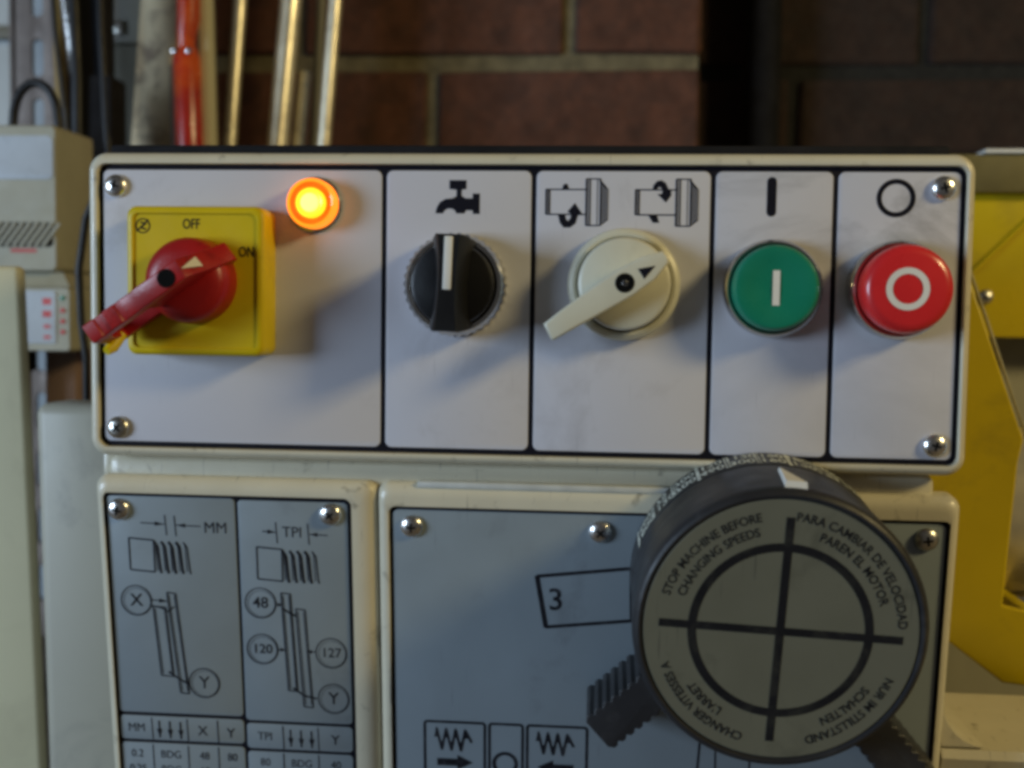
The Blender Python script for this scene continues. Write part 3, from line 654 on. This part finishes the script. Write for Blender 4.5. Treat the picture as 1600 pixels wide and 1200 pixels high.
# dark bars
o = link('polished_bar', tube('polished_bar', [(-295, 368, -231), (-344.5, 368, 127), (-367, 368, 290)], 4.0, MT['screwm'], 24)); tag(o, 'slim polished bar leaning beside the black post', 'bar')
o = empty('black_post', (-329, 355, -231.8), 'black stepped post behind the control box corner', 'post')
link('column', boxm('column', -9, 9, -9, 9, 0, 540, MT['matte'], 2), o); link('sleeve', boxm('sleeve', -11, 15, -12, 12, 0, 384, MT['matte'], 2), o)
link('hose', tube('hose', [(-7, -13, 300), (-6, -14, 380), (-8, -14, 440), (-12, -13, 540)], 4, MT['blackp']), o)
cb = tag(link('grey_cabinet', boxm('grey_cabinet', -354, -328, 420, 470, -231.8, 190, MT['cab'], 2)), 'narrow grey green cabinet behind the black post', 'cabinet')
cb2 = link('tool_case', boxm('tool_case', -354, -324, 418, 470, 190.3, 330, MT['cab'], 3)); tag(cb2, 'grey case standing on the narrow cabinet', 'case')
link('latch', boxm('latch', -346, -338, 414, 418.2, 196, 206, MT['steel'], 1), cb2)
leaning('stained_board', 'cream board with brown stains beside the red tube', 'board', -311, 117, -303.5, 215, 405, 31, 10, MT['wood'], 1.5)
# red clamp tube
rd = empty('red_tube', (-280, 380, -231.8), 'glossy red and orange tube with a notched neck', 'tube')
link('tube_body', tube('tube_body', [(0, 0, 0), (3.5, 0, 340), (1.5, 0, 402), (1, 0, 409)], [9, 9.2, 9.2, 7], MT['tube'], 24), rd)
link('neck', tube('neck', [(1, 0, 408), (1.5, 0, 420), (3, 0, 428), (3.5, 0, 540)], [5.6, 6.6, 7.6, 7.4], MT['tube'], 20), rd)
for dx in (-6, 6): link('rivet', lathe('rivet', [(2, 0), (1.8, 1.2), (0, 1.6)], MT['chrome'], 16), rd, (dx*.8+1.5, -8, 406))
link('back_strip', boxm('back_strip', -11.5, -7, 4, 7, 0, 400, MT['board'], .5), rd)
leaning('cream_lath', 'cream flat lath standing between red tube and steel rods', 'lath', -267, 116, -269.5, 212, 392, 6.5, 14, MT['post'])
def rod(name, label, xb, xt, y, r, top, mm):
    k = (xt-xb)/99.0; z0 = -231; x0 = xb + k*(z0-124)
    x1 = xb + k*(top-124)
    o = link(name, tube(name, [(0, 0, 0), (x1-x0, 0, top-z0)], r, mm, 28)); o.location = (x0*K, y*K, z0*K)
    return tag(o, label, 'rod', 'steel rods standing behind the control box')
rod('steel_rod', 'thin bright steel rod next to the cream lath', -266, -258.5, 430, 4.6, 330, MT['rodm'])
rod('steel_rod', 'thickest steel rod standing between two thin ones', -231, -221.5, 430, 7.4, 330, MT['rodm'])
rod('steel_rod', 'short steel rod with its end visible beside the thickest rod', -220.5, -211, 446, 5.2, 176, MT['rodm'])
rod('steel_rod', 'dull grey steel rod between the short rod and the outermost rod', -213, -208.5, 462, 3.6, 330, MT['cab'])
rod('steel_rod', 'steel rod of the group in front of bare brickwork', -197.5, -189.5, 430, 4.6, 330, MT['rodm'])
for i, (x, dx, y, r, lab) in enumerate(((-318, -6, 345, 2.6, 'thick'), (-342, -14, 340, 1.8, 'thin'))):
    o = link('dark_cable', tube('dark_cable', [(x+40, y, -231), (x+4, y, 60), (x, y, 120), (x+dx*.5, y, 180), (x+dx, y, 300)], r, MT['blackp'])); tag(o, '%s black cable running up beside the black post' % lab, 'cable')
# instruments
d2 = empty('display_unit', (-340, 275, -231.8), 'small beige unit with pale panel of red marks on a brown pillar', 'display')
D2 = Matrix.Translation((.340, -.275, .2318))
def d2p(name, me, par=None): return link(name, me, par or d2, mtx=D2 if par is None else None)
cs = d2p('case', loft('case', [(-400, -296, -22, 14, 2, 300), (-400, -296, -22, 14, 2, 252), (-399.5, -296.5, -21.5, 13.5, 2, 250)], MT['beige']))
d2p('lid', mesh('lid', [(-400, 252, 14.2), (-297, 252, 14.2), (-297, 298, 14.2), (-400, 298, 14.2), (-396, 256, 22.5), (-303, 256, 22.5), (-303, 296, 22.5), (-396, 296, 22.5)], [(0, 1, 5, 4), (1, 2, 6, 5), (2, 3, 7, 6), (3, 0, 4, 7), (4, 5, 6, 7), (0, 1, 2, 3)], MT['beige']))
d2p('dark_window', mesh('dark_window', [(-390, 252.6, 14.8), (-302, 252.6, 14.8), (-306, 255.2, 20.5), (-390, 255.2, 20.5)], [(0, 1, 2, 3)], MT['blued']))
pn = d2p('display_panel', plate('display_panel', -390, -304, -17.5, 12, 1, 250, 249.2, MT['label'], .2))
p = Print(249.1)
for z in (6, -1, -8, -14): p.rect(-311.5, -306.5 , z-1.8, z+1.8) if z > -5 else p.rect(-311, -307, z-1, z+1)
p.build('red_marks', MT['redprint'], pn)
for z in (8, 1, -5, -11): link('button', lathe('button', [(1.4, 0), (1.3, .8), (0, 1)], MT['redprint'] if z < 5 else MT['green'], 12), d2, mtx=D2 @ Matrix.Translation((-.3002, .250, z*K)))
d2p('pillar', boxm('pillar', -338, -318, 300.4, 330, -231.8, 14, MT['pink'], 2)); d2p('rod', tube('rod', [(-344, 290, -231.5), (-344, 290, -22)], 3.2, MT['chrome']))
d2p('bracket', boxm('bracket', -362, -352, 262, 300, -231.8, -22.2, MT['label'], 2)); d2p('clamp', boxm('clamp', -352, -340, 270, 296, -36, -22.2, MT['matte'], 2))
d1 = empty('vented_case', (-350, 275, 22.6), 'beige vented case with pale blue label on the display unit', 'case')
D1 = Matrix.Translation((.350, -.275, -.0226))
c1 = link('shell', loft('shell', [(-405, -303, 22.8, 104, 3, 294), (-405, -303, 22.8, 104, 3, 251.5), (-404, -304, 23.6, 103.2, 3, 250)], MT['beige']), d1, mtx=D1)
link('label_plate', plate('label_plate', -400, -304.8, 74, 98, 3, 250, 249.4, MT['label'], .2), d1, mtx=D1)
link('vent_backing', plate('vent_backing', -396, -305.5, 36.5, 50, 2, 250, 249.6, MT['dark'], .1), d1, mtx=D1)
sm_ = boxm('vent_slat', -1.0, 1.0, -1, 0, -8.2, 8.2, MT['beige'], .25, 1)
for i in range(21):
    o = link('vent_slat', sm_, d1, mtx=D1 @ Matrix.Translation(((-392+4.3*i)*K, .2496, .04325)) @ Matrix.Rotation(math.radians(38), 4, 'Y'))
p = Print(249.8); p.rect(-330, -315, 33.4, 35.2); p.build('red_lettering', MT['redprint'], d1).matrix_basis = D1
lp_ = tube('cable_loop', [(-14+28*0, 0, -8)] + [(-13.5*math.cos(math.radians(t)), 0, 22*math.sin(math.radians(t))-4) for t in range(0, 181, 15)] + [(14, 0, -8)], 2.6, MT['blackp'])
o = link('cable_loop', lp_); o.location = (-.328, .275, .1145); tag(o, 'black cable loop arching over the vented case', 'cable')
cbp = [(-262, 200, -231)] + [(-262.5, 200, -60), (-262.5, 200, -23), (-265, 200, -4), (-266, 200, 22), (-262, 200, 48), (-252, 200, 70), (-235, 195, 78)]
tag(link('hanging_cable', tube('hanging_cable', cbp, 1.9, MT['blackp'])), 'thin black cable hanging between vented case and control box', 'cable')
# post, enamel panel, strip in front
def lean2(name, label, cat, x0, x1, z0, z1, y0, y1, k, mm, bev):
    o = link(name, boxm(name, x0, x1, y0, y1, 0, z1-z0, mm, bev, 3)); o.location = (0, 0, z0*K)
    me = o.data
    for v in me.vertices: v.co.x += k*(v.co.z - (z1-z0)*K)
    return tag(o, label, cat)
lean2('cream_post', 'cream square post standing beside the white enamel panel', 'post', -330, -254, -231.8, 20, 120, 127, -.035, MT['post'], 2.5)
lean2('enamel_panel', 'white enamel panel with rounded edge beside the headstock', 'panel', -237.5, -196, -231.8, -38.5, 100, 128, -.025, MT['wpanel'], 5)
lean2('brown_strip', 'reddish brown strip in the gap between post and enamel panel', 'strip', -262, -256.5, -231.8, -118, 172, 180, -.03, MT['rust'], .6)
